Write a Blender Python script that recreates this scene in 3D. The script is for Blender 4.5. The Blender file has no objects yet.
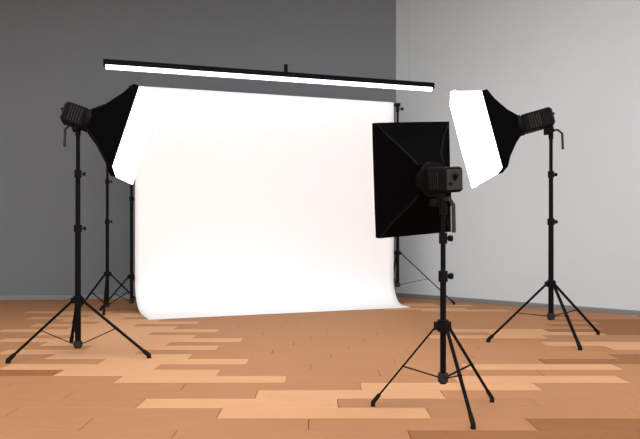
import bpy, bmesh, math, random
from mathutils import Vector as V, Matrix
random.seed(7)
S = bpy.context.scene
COL = S.collection

# ---------------------------------------------------------------- camera, world, lights, exposure
cam_d = bpy.data.cameras.new('camera'); cam = bpy.data.objects.new('camera', cam_d); COL.objects.link(cam)
cam.location = (0, 0, 0.95); cam.rotation_euler = (math.pi/2, 0, 0)
cam_d.sensor_width = 36; cam_d.lens = 36*600/640; cam_d.shift_y = 20.5/640
cam_d.clip_end = 100
S.camera = cam
W = bpy.data.worlds.new('world'); S.world = W; W.use_nodes = True
W.node_tree.nodes['Background'].inputs[0].default_value = (1.0, 1.0, 1.0, 1)
W.node_tree.nodes['Background'].inputs[1].default_value = 1.55
S.view_settings.view_transform = 'Standard'; S.view_settings.look = 'None'
S.view_settings.gamma = 1; S.view_settings.exposure = 0.5; S.view_settings.use_curve_mapping = False
ADDED_FILL = 9.0      # emission of the added ceiling fill panels
SOFTBOX = 2.6            # emission of the softbox diffusers
TUBE = 2.2               # emission of the overhead tube

# ---------------------------------------------------------------- materials
def mat(name, col, rough=0.6, metal=0.0, noise=0.0, nscale=8.0, stretch=(1,1,1), bump=0.0, emit=0.0, spec=0.5):
    m = bpy.data.materials.new(name); m.use_nodes = True
    nt = m.node_tree; b = nt.nodes['Principled BSDF']
    b.inputs['Roughness'].default_value = rough; b.inputs['Metallic'].default_value = metal
    b.inputs['Specular IOR Level'].default_value = spec
    b.inputs['Base Color'].default_value = (*col, 1)
    if noise > 0 or bump > 0:
        tc = nt.nodes.new('ShaderNodeTexCoord'); mp = nt.nodes.new('ShaderNodeMapping')
        mp.inputs['Scale'].default_value = stretch
        n = nt.nodes.new('ShaderNodeTexNoise'); n.inputs['Scale'].default_value = nscale; n.inputs['Detail'].default_value = 5
        nt.links.new(tc.outputs['Object'], mp.inputs[0]); nt.links.new(mp.outputs[0], n.inputs['Vector'])
        mx = nt.nodes.new('ShaderNodeMix'); mx.data_type = 'RGBA'
        mx.inputs[6].default_value = (*[c*(1-noise) for c in col], 1)
        mx.inputs[7].default_value = (*[min(1, c*(1+noise)) for c in col], 1)
        nt.links.new(n.outputs[0], mx.inputs[0]); nt.links.new(mx.outputs[2], b.inputs['Base Color'])
        if bump > 0:
            bp = nt.nodes.new('ShaderNodeBump'); bp.inputs['Strength'].default_value = bump; bp.inputs['Distance'].default_value = 0.01
            nt.links.new(n.outputs[0], bp.inputs['Height']); nt.links.new(bp.outputs[0], b.inputs['Normal'])
    if emit:
        b.inputs['Emission Color'].default_value = (1, 1, 1, 1); b.inputs['Emission Strength'].default_value = emit
    return m
M = {}
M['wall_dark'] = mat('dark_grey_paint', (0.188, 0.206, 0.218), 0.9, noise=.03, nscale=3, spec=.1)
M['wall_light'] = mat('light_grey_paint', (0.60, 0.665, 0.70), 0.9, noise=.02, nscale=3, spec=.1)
M['ceiling'] = mat('ceiling_paint', (0.5, 0.5, 0.5), 0.95, noise=.02, spec=.1)
M['base_grey'] = mat('grey_baseboard_paint', (0.2, 0.2, 0.2), 0.6, noise=.03)
M['base_light'] = mat('light_baseboard_paint', (0.24, 0.24, 0.24), 0.6, noise=.03)
M['joint'] = mat('dark_joint', (0.33, 0.155, 0.07), 0.9, noise=.1)
def wood(name, col): return mat(name, col, 0.75, noise=.07, nscale=6, stretch=(.6, 9, 9), bump=.04, spec=.2)
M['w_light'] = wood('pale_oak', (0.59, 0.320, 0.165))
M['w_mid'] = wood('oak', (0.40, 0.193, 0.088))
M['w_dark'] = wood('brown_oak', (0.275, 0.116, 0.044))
M['black'] = mat('black_coated_metal', (0.004, 0.004, 0.004), 0.6, noise=.3, nscale=30, spec=.06)
M['plastic'] = mat('black_plastic', (0.005, 0.005, 0.005), 0.65, noise=.2, nscale=40, spec=.07)
M['grey_plastic'] = mat('grey_plastic', (0.014, 0.014, 0.014), 0.5, noise=.2, nscale=40, spec=.3)
M['rubber'] = mat('rubber', (0.012, 0.009, 0.007), 0.9, noise=.2, nscale=40, spec=.1)
M['fabric'] = mat('black_nylon', (0.002, 0.002, 0.002), 0.95, noise=.3, nscale=60, bump=.1, spec=.02)
M['silver'] = mat('silver_lining', (0.6, 0.6, 0.6), 0.4, metal=.8, noise=.1)
M['paper'] = mat('white_paper', (0.91, 0.93, 0.95), 0.9, noise=.01, nscale=2, spec=.1)
M['diffuser'] = mat('glowing_diffuser', (0.85, 0.85, 0.85), 0.9, noise=.01, emit=SOFTBOX)
M['tube'] = mat('glowing_tube', (0.85, 0.85, 0.85), 0.6, emit=TUBE)
M['panel'] = mat('added_fill_glow', (0.85, 0.85, 0.85), 0.8, emit=ADDED_FILL)
M['glass'] = mat('lamp_glass', (0.6, 0.6, 0.6), 0.2, noise=.02)
M['steel'] = mat('steel', (0.18, 0.18, 0.18), 0.4, metal=.7, noise=.1)

# ---------------------------------------------------------------- helpers
def obj(name, bm, m, parent=None, smooth=False, bevel=0.0):
    me = bpy.data.meshes.new(name); bmesh.ops.recalc_face_normals(bm, faces=bm.faces)
    if smooth:
        for f in bm.faces: f.smooth = True
        for e in bm.edges:
            if len(e.link_faces) == 2 and e.calc_face_angle(0) > 0.6: e.smooth = False
    bm.to_mesh(me); bm.free(); me.materials.append(M[m] if isinstance(m, str) else m)
    o = bpy.data.objects.new(name, me); COL.objects.link(o)
    if parent:
        o.parent = parent
    if bevel:
        b = o.modifiers.new('bevel', 'BEVEL'); b.width = bevel; b.segments = 2; b.limit_method = 'ANGLE'
    return o
def tag(o, label, cat, group=None, kind=None):
    o['label'] = label; o['category'] = cat
    if group: o['group'] = group
    if kind: o['kind'] = kind
    return o
def thing(name, label, cat, loc=(0, 0, 0), group=None):
    o = bpy.data.objects.new(name, None); COL.objects.link(o); o.location = loc; o.empty_display_size = .1
    return tag(o, label, cat, group)
def struct(name, bm, m, bevel=0):
    o = obj(name, bm, m, bevel=bevel); o['kind'] = 'structure'; return o
def frame(d):
    d = V(d).normalized(); a = V((0, 0, 1)) if abs(d.z) < .95 else V((1, 0, 0))
    x = a.cross(d).normalized(); return x, d.cross(x), d
def tube(bm, a, b, r0, r1=None, n=14, cap=True):
    r1 = r0 if r1 is None else r1; a = V(a); b = V(b); x, y, _ = frame(b-a); rings = []
    for p, r in ((a, r0), (b, r1)):
        rings.append([bm.verts.new(p+(x*math.cos(2*math.pi*i/n)+y*math.sin(2*math.pi*i/n))*r) for i in range(n)])
    for i in range(n): bm.faces.new((rings[0][i], rings[0][(i+1) % n], rings[1][(i+1) % n], rings[1][i]))
    if cap: bm.faces.new(rings[0][::-1]); bm.faces.new(rings[1])
    return bm
def path(bm, pts, r, n=8):
    pts = [V(p) for p in pts]; rings = []
    x = None
    for k, p in enumerate(pts):
        d = (pts[min(k+1, len(pts)-1)]-pts[max(k-1, 0)]).normalized()
        if x is None: x = frame(d)[0]
        x = (x-d*x.dot(d)).normalized(); y = d.cross(x)
        rings.append([bm.verts.new(p+(x*math.cos(2*math.pi*i/n)+y*math.sin(2*math.pi*i/n))*r) for i in range(n)])
    for a, b in zip(rings, rings[1:]):
        for i in range(n): bm.faces.new((a[i], a[(i+1) % n], b[(i+1) % n], b[i]))
    bm.faces.new(rings[0][::-1]); bm.faces.new(rings[-1]); return bm
def box(bm, c, s, ax=None):
    c = V(c); X, Y, Z = ax if ax else (V((1, 0, 0)), V((0, 1, 0)), V((0, 0, 1)))
    vs = [bm.verts.new(c+X*(i*s[0]/2)+Y*(j*s[1]/2)+Z*(k*s[2]/2)) for i in (-1, 1) for j in (-1, 1) for k in (-1, 1)]
    for q in ((0, 1, 3, 2), (4, 6, 7, 5), (0, 4, 5, 1), (2, 3, 7, 6), (0, 2, 6, 4), (1, 5, 7, 3)): bm.faces.new([vs[i] for i in q])
    return bm
def strut(bm, a, b, w, t):                     # flat rectangular bar from a to b, w wide and t thick
    a = V(a); b = V(b); x, y, d = frame(b-a)
    return box(bm, (a+b)/2, (w, t, (b-a).length), (x, y, d))
B = bmesh.new

# ---------------------------------------------------------------- the room
H = 5.0
wl = V((-9.0, 9.135, 0)); wc = V((1.278, 10.09, 0)); wr = V((9.0, 2.74, 0))     # back wall runs wl-wc, right wall wc-wr
def wall(name, a, b, m, t=.15, h=H):
    d = (b-a).normalized(); n = V((-d.y, d.x, 0))
    return struct(name, box(B(), (a+b)/2+n*t/2+V((0, 0, h/2)), ((b-a).length, t, h), (d, n, V((0, 0, 1)))), m)
wall('wall_back', wl-V((.15,.014,0)), wc+V((.0,.0,0)), 'wall_dark')
wall('wall_right', wc, wr, 'wall_light')
wall('wall_left', V((-9.0, -4, 0)), wl, 'wall_dark')
def skirting(name, a, b, m):
    d = (b-a).normalized(); n = V((d.y, -d.x, 0)); bm = B()
    prof = [(0, 0), (.016, 0), (.016, .05), (.010, .062), (0, .066)]
    r = [[bm.verts.new(p+n*q[0]+V((0, 0, q[1]))) for q in prof] for p in (a, b)]
    for i in range(5): bm.faces.new((r[0][i], r[0][(i+1) % 5], r[1][(i+1) % 5], r[1][i]))
    bm.faces.new(r[0]); bm.faces.new(r[1][::-1])
    return struct(name, bm, m)
skirting('baseboard_back', wl, wc, 'base_light')
skirting('baseboard_right', wc, wr, 'base_grey')
struct('ceiling', box(B(), (0, 3.2, H+.05), (18.4, 14.8, .1)), 'ceiling')

# floor: a joint-coloured bed under single boards
fl = B(); vs = [fl.verts.new((x, y, z)) for z in (-.10, -.012) for x, y in ((-9.1, -4), (9.1, -4), (9.1, 2.7), (1.3, 10.2), (-9.1, 9.2))]
fl.faces.new(vs[:5][::-1]); fl.faces.new(vs[5:])
for i in range(5): fl.faces.new((vs[i], vs[(i+1) % 5], vs[5+(i+1) % 5], vs[5+i]))
floor = struct('floor', fl, 'joint')
PW, PL = .20, 1.15
def inpoly(x, y, P):
    c = False
    for i in range(len(P)):
        (x1, y1), (x2, y2) = P[i-1], P[i]
        if (y1 > y) != (y2 > y) and x < (x2-x1)*(y-y1)/(y2-y1)+x1: c = not c
    return c
# areas where boards get the paler or browner tone, in metres on the floor (x, y)
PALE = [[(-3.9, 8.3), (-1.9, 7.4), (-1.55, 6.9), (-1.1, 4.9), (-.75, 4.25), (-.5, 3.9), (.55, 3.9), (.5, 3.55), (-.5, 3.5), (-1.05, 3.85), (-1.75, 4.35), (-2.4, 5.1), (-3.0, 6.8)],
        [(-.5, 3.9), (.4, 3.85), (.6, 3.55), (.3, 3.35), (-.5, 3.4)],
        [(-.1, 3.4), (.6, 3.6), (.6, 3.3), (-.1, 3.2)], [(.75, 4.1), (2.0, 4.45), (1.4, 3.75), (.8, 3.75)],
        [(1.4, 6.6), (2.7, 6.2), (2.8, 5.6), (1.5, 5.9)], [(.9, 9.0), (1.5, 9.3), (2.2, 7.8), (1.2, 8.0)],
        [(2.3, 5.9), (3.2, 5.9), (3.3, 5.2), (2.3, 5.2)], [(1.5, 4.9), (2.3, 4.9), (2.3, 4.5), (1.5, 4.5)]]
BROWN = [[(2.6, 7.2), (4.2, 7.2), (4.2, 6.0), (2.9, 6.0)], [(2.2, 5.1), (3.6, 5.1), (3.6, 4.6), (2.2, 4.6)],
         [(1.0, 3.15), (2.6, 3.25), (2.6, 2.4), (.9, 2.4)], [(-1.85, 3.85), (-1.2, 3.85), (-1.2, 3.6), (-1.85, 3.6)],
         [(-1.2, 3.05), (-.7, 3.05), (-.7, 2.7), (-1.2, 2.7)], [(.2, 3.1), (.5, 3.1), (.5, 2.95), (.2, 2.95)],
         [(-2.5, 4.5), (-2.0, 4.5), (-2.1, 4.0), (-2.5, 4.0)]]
def room_x(y):                                  # extent of the floor at depth y
    right = wc.x+(wc.y-y)*(wr.x-wc.x)/(wc.y-wr.y) if y > wr.y else wr.x
    left = -9.0 if y < wl.y else -9.0+(y-wl.y)*(wc.x-wl.x)/(wc.y-wl.y)
    return left, right
cells = []
r = 0; y = -4.0
while y < 10.09:
    off = (r*0.43 % 1)*PL; x = -9.2-off
    while x < 9.0:
        yl, yh = y+.0015, min(y+PW, 10.06)-.0015
        if yh > yl+.01:
            a0, b0 = room_x(yl); a1, b1 = room_x(yh)
            q = [(max(x+.0015, a0), yl), (min(x+PL-.0015, b0), yl), (min(x+PL-.0015, b1), yh), (max(x+.0015, a1), yh)]
            if q[1][0]-q[0][0] > .02 or q[2][0]-q[3][0] > .02:
                if q[1][0] < q[0][0]: q[1] = q[0]
                if q[2][0] < q[3][0]: q[2] = q[3]
                cells.append(q)
        x += PL
    y += PW; r += 1
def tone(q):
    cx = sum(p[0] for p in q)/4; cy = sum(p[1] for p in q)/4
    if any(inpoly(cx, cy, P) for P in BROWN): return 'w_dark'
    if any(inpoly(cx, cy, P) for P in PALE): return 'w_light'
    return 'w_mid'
def board_mesh(bm, q, dz=0.0):
    q = [p for i, p in enumerate(q) if p != q[i-1]]
    if len(q) < 3: return
    e = .003
    cx = sum(p[0] for p in q)/len(q); cy = sum(p[1] for p in q)/len(q)
    lo = [bm.verts.new((p[0], p[1], -.012)) for p in q]; mi = [bm.verts.new((p[0], p[1], -e+dz)) for p in q]
    hi = [bm.verts.new((p[0]-math.copysign(e, p[0]-cx), p[1]-math.copysign(e, p[1]-cy), dz)) for p in q]
    n = len(q)
    for u, v in ((lo, mi), (mi, hi)):
        for i in range(n): bm.faces.new((u[i], u[(i+1) % n], v[(i+1) % n], v[i]))
    bm.faces.new(hi)
def visible(q):
    for cx, cy in list(q)+[((q[0][0]+q[1][0])/2, q[0][1])]:
        if cy > 2.6 and abs(cx/cy) < .54: return True
    return False
vis = sorted([q for q in cells if visible(q)], key=lambda q: q[0][1])
single = vis[:298]; rest = [q for q in cells if q not in single]
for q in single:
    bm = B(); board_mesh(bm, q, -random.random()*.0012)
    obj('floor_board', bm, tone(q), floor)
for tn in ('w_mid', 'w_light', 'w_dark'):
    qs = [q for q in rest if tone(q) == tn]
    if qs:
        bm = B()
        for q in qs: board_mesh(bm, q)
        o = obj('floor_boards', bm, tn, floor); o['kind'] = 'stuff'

# added fill panels, unseen above the frame, to light the floor evenly
k = 0
for row, yy in enumerate((-1.6, 1.6, 4.8)):
    for cx in (-5.2, -1.7, 1.8) + ((5.2,) if yy < 3 else ()):
        t = thing('added_fill_panel', 'added square fill panel on the ceiling, out of view, %s in the %s row' % ({-5.2: 'farthest left', -1.7: 'left of centre', 1.8: 'right of centre', 5.2: 'farthest right'}[cx], ('rear', 'middle', 'front')[row]), 'added fill light', (cx, yy, H), 'added fill panels')
        bm = B()
        for sx, sy, w, d in ((0, -.62, 1.3, .06), (0, .62, 1.3, .06), (-.62, 0, .06, 1.18), (.62, 0, .06, 1.18)): box(bm, (sx, sy, -.03), (w, d, .06))
        obj('frame', bm, 'steel', t); obj('diffuser', box(B(), (0, 0, -.025), (1.18, 1.18, .03)), 'panel', t)

# ---------------------------------------------------------------- tripod stands
def clamp(parent, z, r, side=1, ang=0.0):
    c = obj('collar', tube(B(), (0, 0, z-.03), (0, 0, z+.03), r+.009), 'plastic', parent, True)
    dx, dy = math.cos(ang), math.sin(ang)
    bm = B(); tube(bm, (dx*r, dy*r, z), (dx*(r+.025), dy*(r+.025), z), .005); tube(bm, (dx*(r+.02), dy*(r+.02), z), (dx*(r+.04), dy*(r+.04), z), .016, .018, 8)
    obj('knob', bm, 'plastic', c, True)
def tripod(name, label, cat, loc, height, joint, low, feet, group=None, r=.016, legw=.026, clamps=2, spigot=True):
    """pole, leg joint at height joint, brace collar at height low, feet = [(dx, dy), ...]"""
    t = thing(name, label, cat, (loc[0], loc[1], 0), group)
    z1 = joint+(height-joint)*.42; z2 = joint+(height-joint)*.74
    bm = B(); tube(bm, (0, 0, low-.02), (0, 0, z1), r); tube(bm, (0, 0, z1), (0, 0, z2), r*.84); tube(bm, (0, 0, z2), (0, 0, height), r*.68)
    obj('pole', bm, 'black', t, True)
    clamp(t, z1, r, ang=.3); clamp(t, z2, r*.84, ang=.3)
    hub = obj('leg_hub', tube(B(), (0, 0, joint-.03), (0, 0, joint+.035), r+.014), 'plastic', t, True)
    for fx, fy in feet:
        bm = B(); d = V((fx, fy, 0)).normalized(); box(bm, d*(r+.018)+V((0, 0, joint)), (.03, .026, .045), (d, V((-d.y, d.x, 0)), V((0, 0, 1))))
        obj('hinge', bm, 'plastic', hub)
    obj('brace_collar', tube(B(), (0, 0, low-.025), (0, 0, low+.025), r+.012), 'grey_plastic', t, True)
    obj('pole_cap', tube(B(), (0, 0, low-.035), (0, 0, low-.018), r*1.1), 'rubber', t, True)
    for fx, fy in feet:
        f = V((fx, fy, .022)); d = V((fx, fy, 0)).normalized(); top = d*(r+.02)+V((0, 0, joint))
        leg = obj('leg', strut(B(), top, f, legw, legw*.55), 'black', t, bevel=.002)
        u = (f-top).normalized()
        bm = B(); tube(bm, f-u*.06, f+u*.005, legw*.62, legw*.7, 10); tube(bm, f+V((0, 0, -.022)), f+V((0, 0, .004)), legw*.75, legw*.6, 10)
        obj('rubber_foot', bm, 'rubber', leg, True)
        m = top.lerp(f, .52); side = V((-d.y, d.x, 0))*legw*.5
        bm = B(); strut(bm, d*(r+.008)+V((0, 0, low)), m, legw*.7, .006); tube(bm, m-side*1.3, m+side*1.3, .006)
        obj('brace', bm, 'black', t)
    if spigot: obj('spigot', tube(B(), (0, 0, height-.01), (0, 0, height+.05), .008), 'steel', t, True)
    return t

# ---------------------------------------------------------------- softboxes
def softbox(label, C, n, head, w, h, depth, roll=0.0, pole_top=None, skirt=0.0, ss=1.0, ls=1.0):
    """C: centre of the white face, n: direction it faces, head: centre of the lamp mount on the stand"""
    C = V(C); n = V(n).normalized(); U = (V((0, 0, 1))-n*n.z).normalized(); X = U.cross(n)
    R = Matrix.Rotation(roll, 3, n); U = R @ U; X = R @ X
    pt = V(pole_top); t = thing('softbox', label, 'softbox', pt, 'softbox lights')
    F = C-pt; C = C-n*skirt; rw, rh = w, h; w, h = w*ss, h*ss      # F: front face, C: where black fabric starts
    O = C-pt                                    # local coordinates start at the pole top
    def P(a, b, c): return O+X*a+U*b+n*c
    # shell: four fabric panels bulging slightly, speed ring at the back
    prof = [(0, 1.0), (-.045, 1.0), (-depth*.35, .76), (-depth*.7, .44), (-depth, .20)]
    bm = B(); rings = []
    rr = .085
    for c, s in prof:
        hw = max(w/2*s, rr) if s > .3 else rr; hh = max(h/2*s, rr) if s > .3 else rr
        ring = []
        for k in range(16):
            q = k/16*4; side = int(q); f = q-side
            cr = [(-1, -1), (1, -1), (1, 1), (-1, 1)]
            a, b = cr[side], cr[(side+1) % 4]; u = a[0]+(b[0]-a[0])*f; v = a[1]+(b[1]-a[1])*f
            sag = 1-.035*math.sin(math.pi*f)*(1 if -depth < c < -.05 else 0)
            ring.append(bm.verts.new(P(u*hw*sag, v*hh*sag, c)))
        rings.append(ring)
    for a, b in zip(rings, rings[1:]):
        for i in range(16): bm.faces.new((a[i], a[(i+1) % 16], b[(i+1) % 16], b[i]))
    bm.faces.new(rings[-1])
    shell = obj('shell', bm, 'fabric', t)
    sm = shell.modifiers.new('solid', 'SOLIDIFY'); sm.thickness = .004; sm.offset = 1
    for sx, sy in ((-1, -1), (1, -1), (1, 1), (-1, 1)):
        bm = B(); pts = [P(sx*(w/2*s if s > .3 else rr), sy*(h/2*s if s > .3 else rr), c) for c, s in prof[1:]]
        path(bm, pts, .006, 6)
        obj('corner_rod', bm, 'plastic', shell, True)
    # white diffuser bulging a little, with its seam
    if skirt:                                   # translucent white side fabric between the black shell and the front
        bm = B(); a = []; b = []
        for sx, sy in ((-1, -1), (1, -1), (1, 1), (-1, 1)):
            a.append(bm.verts.new(P(sx*w/2, sy*h/2, .001))); b.append(bm.verts.new(P(sx*rw/2, sy*rh/2, skirt)))
        for i in range(4): bm.faces.new((a[i], a[(i+1) % 4], b[(i+1) % 4], b[i]))
        obj('side_fabric', bm, 'diffuser', t)
    w, h = rw, rh; O = F
    bm = B(); N = 8; g = []
    for j in range(N+1):
        g.append([bm.verts.new(P((i/N-.5)*w*.995, (j/N-.5)*h*.995, .004+.018*math.sin(math.pi*i/N)*math.sin(math.pi*j/N))) for i in range(N+1)])
    for j in range(N):
        for i in range(N): bm.faces.new((g[j][i], g[j][i+1], g[j+1][i+1], g[j+1][i]))
    ed = [g[0][i] for i in range(N+1)]+[g[j][N] for j in range(1, N+1)]+[g[N][i] for i in range(N-1, -1, -1)]+[g[j][0] for j in range(N-1, 0, -1)]
    lo = [bm.verts.new(v.co-n*.05) for v in ed]
    for i in range(len(ed)): bm.faces.new((ed[i], ed[(i+1) % len(ed)], lo[(i+1) % len(ed)], lo[i]))
    obj('diffuser', bm, 'diffuser', t, True)
    O = C-pt
    obj('speed_ring', tube(B(), P(0, 0, -depth-.03), P(0, 0, -depth+.01), .10, .10, 24), 'plastic', t, True)
    # lamp housing
    hl = (C-n*(depth+.03)-V(head)).dot(n)+.10
    a = P(0, 0, -depth-.03); b = a-n*hl
    bod = obj('lamp_housing', box(B(), (a+b)/2, (.125*ls, .14*ls, hl), (X, U, n)), 'plastic', t, bevel=.018)
    bm = B()
    for q in range(5): box(bm, a-n*(hl*.25+q*.022), (.125*ls+.005, .10*ls, .006), (X, U, n))
    obj('vent', bm, 'grey_plastic', bod)
    obj('back_panel', box(B(), b-n*.004, (.10*ls, .11*ls, .012), (X, U, n)), 'grey_plastic', bod, bevel=.003)
    bm = B(); tube(bm, b, b-n*.03+U*.03, .012); tube(bm, b+X*.03-U*.02, b-n*.018+X*.03-U*.02, .009)
    obj('dial', bm, 'plastic', bod, True)
    # tilt bracket sitting on the pole, with a grip
    hd = V(head)-pt; bm = B()
    strut(bm, V((0, 0, .02)), V((0, 0, max(.05, hd.z-.05))), .04, .035)
    for s in (-1, 1):
        p = V(hd)-U*.07
        box(bm, V((0, 0, max(.04, hd.z-.06)))*.5+p*.5+X*s*.03*ls, (.012, .05, abs(p.z)*.5+.10), (X, V((0,0,1)).cross(X), V((0, 0, 1))))
    br = obj('tilt_bracket', bm, 'plastic', t)
    obj('pole_socket', tube(B(), (0, 0, -.07), (0, 0, .05), .022), 'plastic', br, True)
    bm = B(); tube(bm, (0, 0, 0), X*.06, .006); tube(bm, X*.05, X*.075, .02, .022, 8); obj('knob', bm, 'plastic', br, True)
    q = -n.copy(); q.z = 0; q.normalize()
    bm = B(); path(bm, [V((0, 0, .01)), q*.06+V((0, 0, .015)), q*.10+V((0, 0, -.02)), q*.105+V((0, 0, -.17))], .011); obj('handle', bm, 'grey_plastic', br, True)
    return t

# left light
sL = tripod('light_stand', 'black tripod light stand carrying the left softbox', 'light stand', (-2.037, 5.05), 1.88, .445, .075,
            [(-.37, -.42), (.66, -.22), (-.27, .52)], 'light stands', r=.024)
softbox('black softbox at left, its slanted white front turned toward the backdrop', (-1.515, 5.18, 1.82), (.92, .24, -.29),
        (-2.05, 5.03, 1.96), (.54), .74, .31, pole_top=(-2.037, 5.05, 1.90), roll=-.07, skirt=.15, ss=.955, ls=1.25)
# right light
tripod('light_stand', 'black tripod light stand carrying the right softbox by the light grey wall', 'light stand', (2.175, 5.65), 1.93, .536, .235,
       [(-.61, -.07), (.07, -.47), (.62, .38)], 'light stands', r=.024)
softbox('black softbox at right with its tall white front tilted down and left', (1.37, 5.79, 1.895), (-.95, .20, -.25),
        (2.08, 5.64, 2.055), .62, .87, .27, skirt=.27, ss=.84, ls=1.25, pole_top=(2.175, 5.65, 1.97))
# front light, seen from behind
tripod('light_stand', 'short black tripod light stand nearest the camera under the front softbox', 'light stand', (.681, 3.32), 1.13, .474, .19,
       [(-.378, .11), (.328, .20), (.09, -.30)], 'light stands', r=.0165, legw=.019)
softbox('black softbox nearest the camera, seen from behind with no white face showing', (.56, 3.70, 1.325), (-.36, .93, .10),
        (.69, 3.36, 1.25), .50, .68, .24, roll=-.085, pole_top=(.681, 3.32, 1.16))

# rear lamp on a thin stand behind the left softbox
tripod('light_stand', 'thin black tripod stand behind the left softbox, close to the dark back wall', 'light stand', (-2.80, 7.9), 2.15, .50, .10,
       [(-.48, .28), (.36, .42), (.06, -.30)], 'light stands', r=.022, spigot=True)
t = thing('studio_lamp', 'small black lamp head hidden behind the left softbox, aimed at the backdrop', 'lamp', (-2.80, 7.9, 2.19))
ax = V((.96, .25, -.1)).normalized()
x_, y_, _ = frame(ax)
hs = obj('lamp_housing', tube(B(), V((0, 0, .10))-ax*.12, V((0, 0, .10))+ax*.12, .07, .07, 20), 'plastic', t, True)
obj('back_panel', tube(B(), V((0, 0, .10))-ax*.13, V((0, 0, .10))-ax*.115, .06, .06, 20), 'grey_plastic', hs, True)
bm = B(); tube(bm, V((0, 0, .10))+ax*.12, V((0, 0, .10))+ax*.22, .075, .11, 20, cap=False)
rf = obj('reflector', bm, 'black', t, True); sm = rf.modifiers.new('s', 'SOLIDIFY'); sm.thickness = .003
obj('lamp_glass', tube(B(), V((0, 0, .10))+ax*.12, V((0, 0, .10))+ax*.135, .065, .055, 20), 'glass', t, True)
bm = B(); tube(bm, (0, 0, -.05), (0, 0, .04), .02); box(bm, (0, 0, .035), (.05, .04, .03)); obj('socket', bm, 'plastic', t, True)

# ---------------------------------------------------------------- backdrop, its two stands and cross bar
TOP = 2.99
PLx, PRx = V((-2.513, 8.0, 0)), V((1.165, 9.0, 0))
tripod('backdrop_stand', 'thin black stand at the left edge of the white backdrop', 'backdrop stand', PLx[:2], TOP-.06, .46, .14,
       [(-.44, .08), (.09, .46), (.42, .15)], 'backdrop stands', r=.02, spigot=False)
tripod('backdrop_stand', 'thin black stand at the right edge of the white backdrop near the wall corner', 'backdrop stand', PRx[:2], TOP-.06, .755, .28,
       [(.81, -.16), (-.07, .60), (-.62, -.08)], 'backdrop stands', r=.024, spigot=False)
d = (PRx-PLx).normalized(); nrm = V((d.y, -d.x, 0))
mid = (PLx+PRx)/2; L = (PRx-PLx).length
t = thing('cross_bar', 'black cross bar joining the two backdrop stands, inside the top hem of the backdrop', 'cross bar', (mid.x, mid.y, TOP))
obj('bar', tube(B(), -d*(L/2+.03)-V((0,0,.02)), d*(L/2+.03)-V((0,0,.02)), .014), 'black', t, True)
for s in (-1, 1):
    p = d*s*L/2
    bm = B(); tube(bm, p+V((0, 0, -.12)), p+V((0, 0, .012)), .024); box(bm, p+V((0, 0, -.015)), (.07, .05, .05), (d, nrm, V((0, 0, 1))))
    e = obj('end_bracket', bm, 'plastic', t, True)
    bm = B(); tube(bm, p+V((0, 0, -.07)), p+d*.07+V((0, 0, -.07)), .007); tube(bm, p+d*.055+V((0, 0, -.07)), p+d*.085+V((0, 0, -.07)), .022, .025, 8)
    obj('knob', bm, 'plastic', e, True)
# cloth: hem round the bar, vertical drop, sweep and a short run on the floor
A0 = PLx+d*.045+nrm*.03; A1 = PRx-d*.075+nrm*.03
F0 = V((-2.03, 7.12, 0)); F1 = V((1.27, 8.42, 0))
bm = B(); NU = 48; rows = []
sec = []          # (forward fraction 0..1, height)
sec.append(('hem', -.056, TOP-.09))
for k in range(7):
    a = math.pi*(1.0-k/6)*1.0; sec.append(('hem', -.028+math.cos(a)*0.028, TOP-.01+math.sin(a)*.03))
for k in range(1, 15): sec.append(('drop', 0, TOP-.02-(TOP-.02-.38)*k/14))
for k in range(1, 11):
    a = k/10*math.pi/2; sec.append(('curve', (1-math.cos(a))*.55, .38-(.38-.012)*math.sin(a)))
for k in range(1, 5): sec.append(('flat', .55+.45*k/4, .012-.004*k/4))
for kind, f, z in sec:
    row = []
    for i in range(NU+1):
        u = i/NU; p = A0.lerp(A1, u); q = F0.lerp(F1, u)
        if kind == 'hem': c = p+nrm*f
        else: c = p.lerp(q, f)
        wav = .006*math.sin(u*17+z*1.3)*(min(1, max(0, (TOP-z)/1.0)) if f < .5 else .2)
        row.append(bm.verts.new(c+nrm*wav+V((0, 0, z))))
    rows.append(row)
for a, b in zip(rows, rows[1:]):
    for i in range(NU): bm.faces.new((a[i], a[i+1], b[i+1], b[i]))
bd = obj('backdrop', bm, 'paper', None, True)
sm = bd.modifiers.new('solid', 'SOLIDIFY'); sm.thickness = .004
tag(bd, 'large seamless white backdrop hanging between two stands and sweeping onto the floor', 'backdrop')

# ---------------------------------------------------------------- long overhead light above the backdrop
E0, E1 = V((-2.735, 7.63, 3.16)), V((1.64, 8.78, 3.16))
mid = (E0+E1)/2; d = (E1-E0).normalized(); nn = V((d.y, -d.x, 0)); L = (E1-E0).length; up = V((0, 0, 1))
t = thing('overhead_light', 'long thin overhead light, black housing above a glowing white tube, hung over the backdrop', 'light', mid)
hs = obj('housing', box(B(), up*.05, (L, .09, .07), (d, nn, up)), 'black', t, bevel=.01)
for s in (-1, 1):
    obj('end_cap', box(B(), d*s*(L/2+.008)+up*.04, (.02, .10, .085), (d, nn, up)), 'plastic', t, bevel=.004)
obj('tube', tube(B(), -d*(L/2-.01), d*(L/2-.01), .036, .036, 20), 'tube', t, True)
mx = obj('middle_bracket', box(B(), d*(L*.018)+up*.13, (.045, .05, .13), (d, nn, up)), 'plastic', t, bevel=.004)
for s in (-.42, .018, .42):
    obj('suspension_wire', tube(B(), d*(L*s)+up*.08, d*(L*s)+up*(H-mid.z), .0012, n=6), 'steel', t)
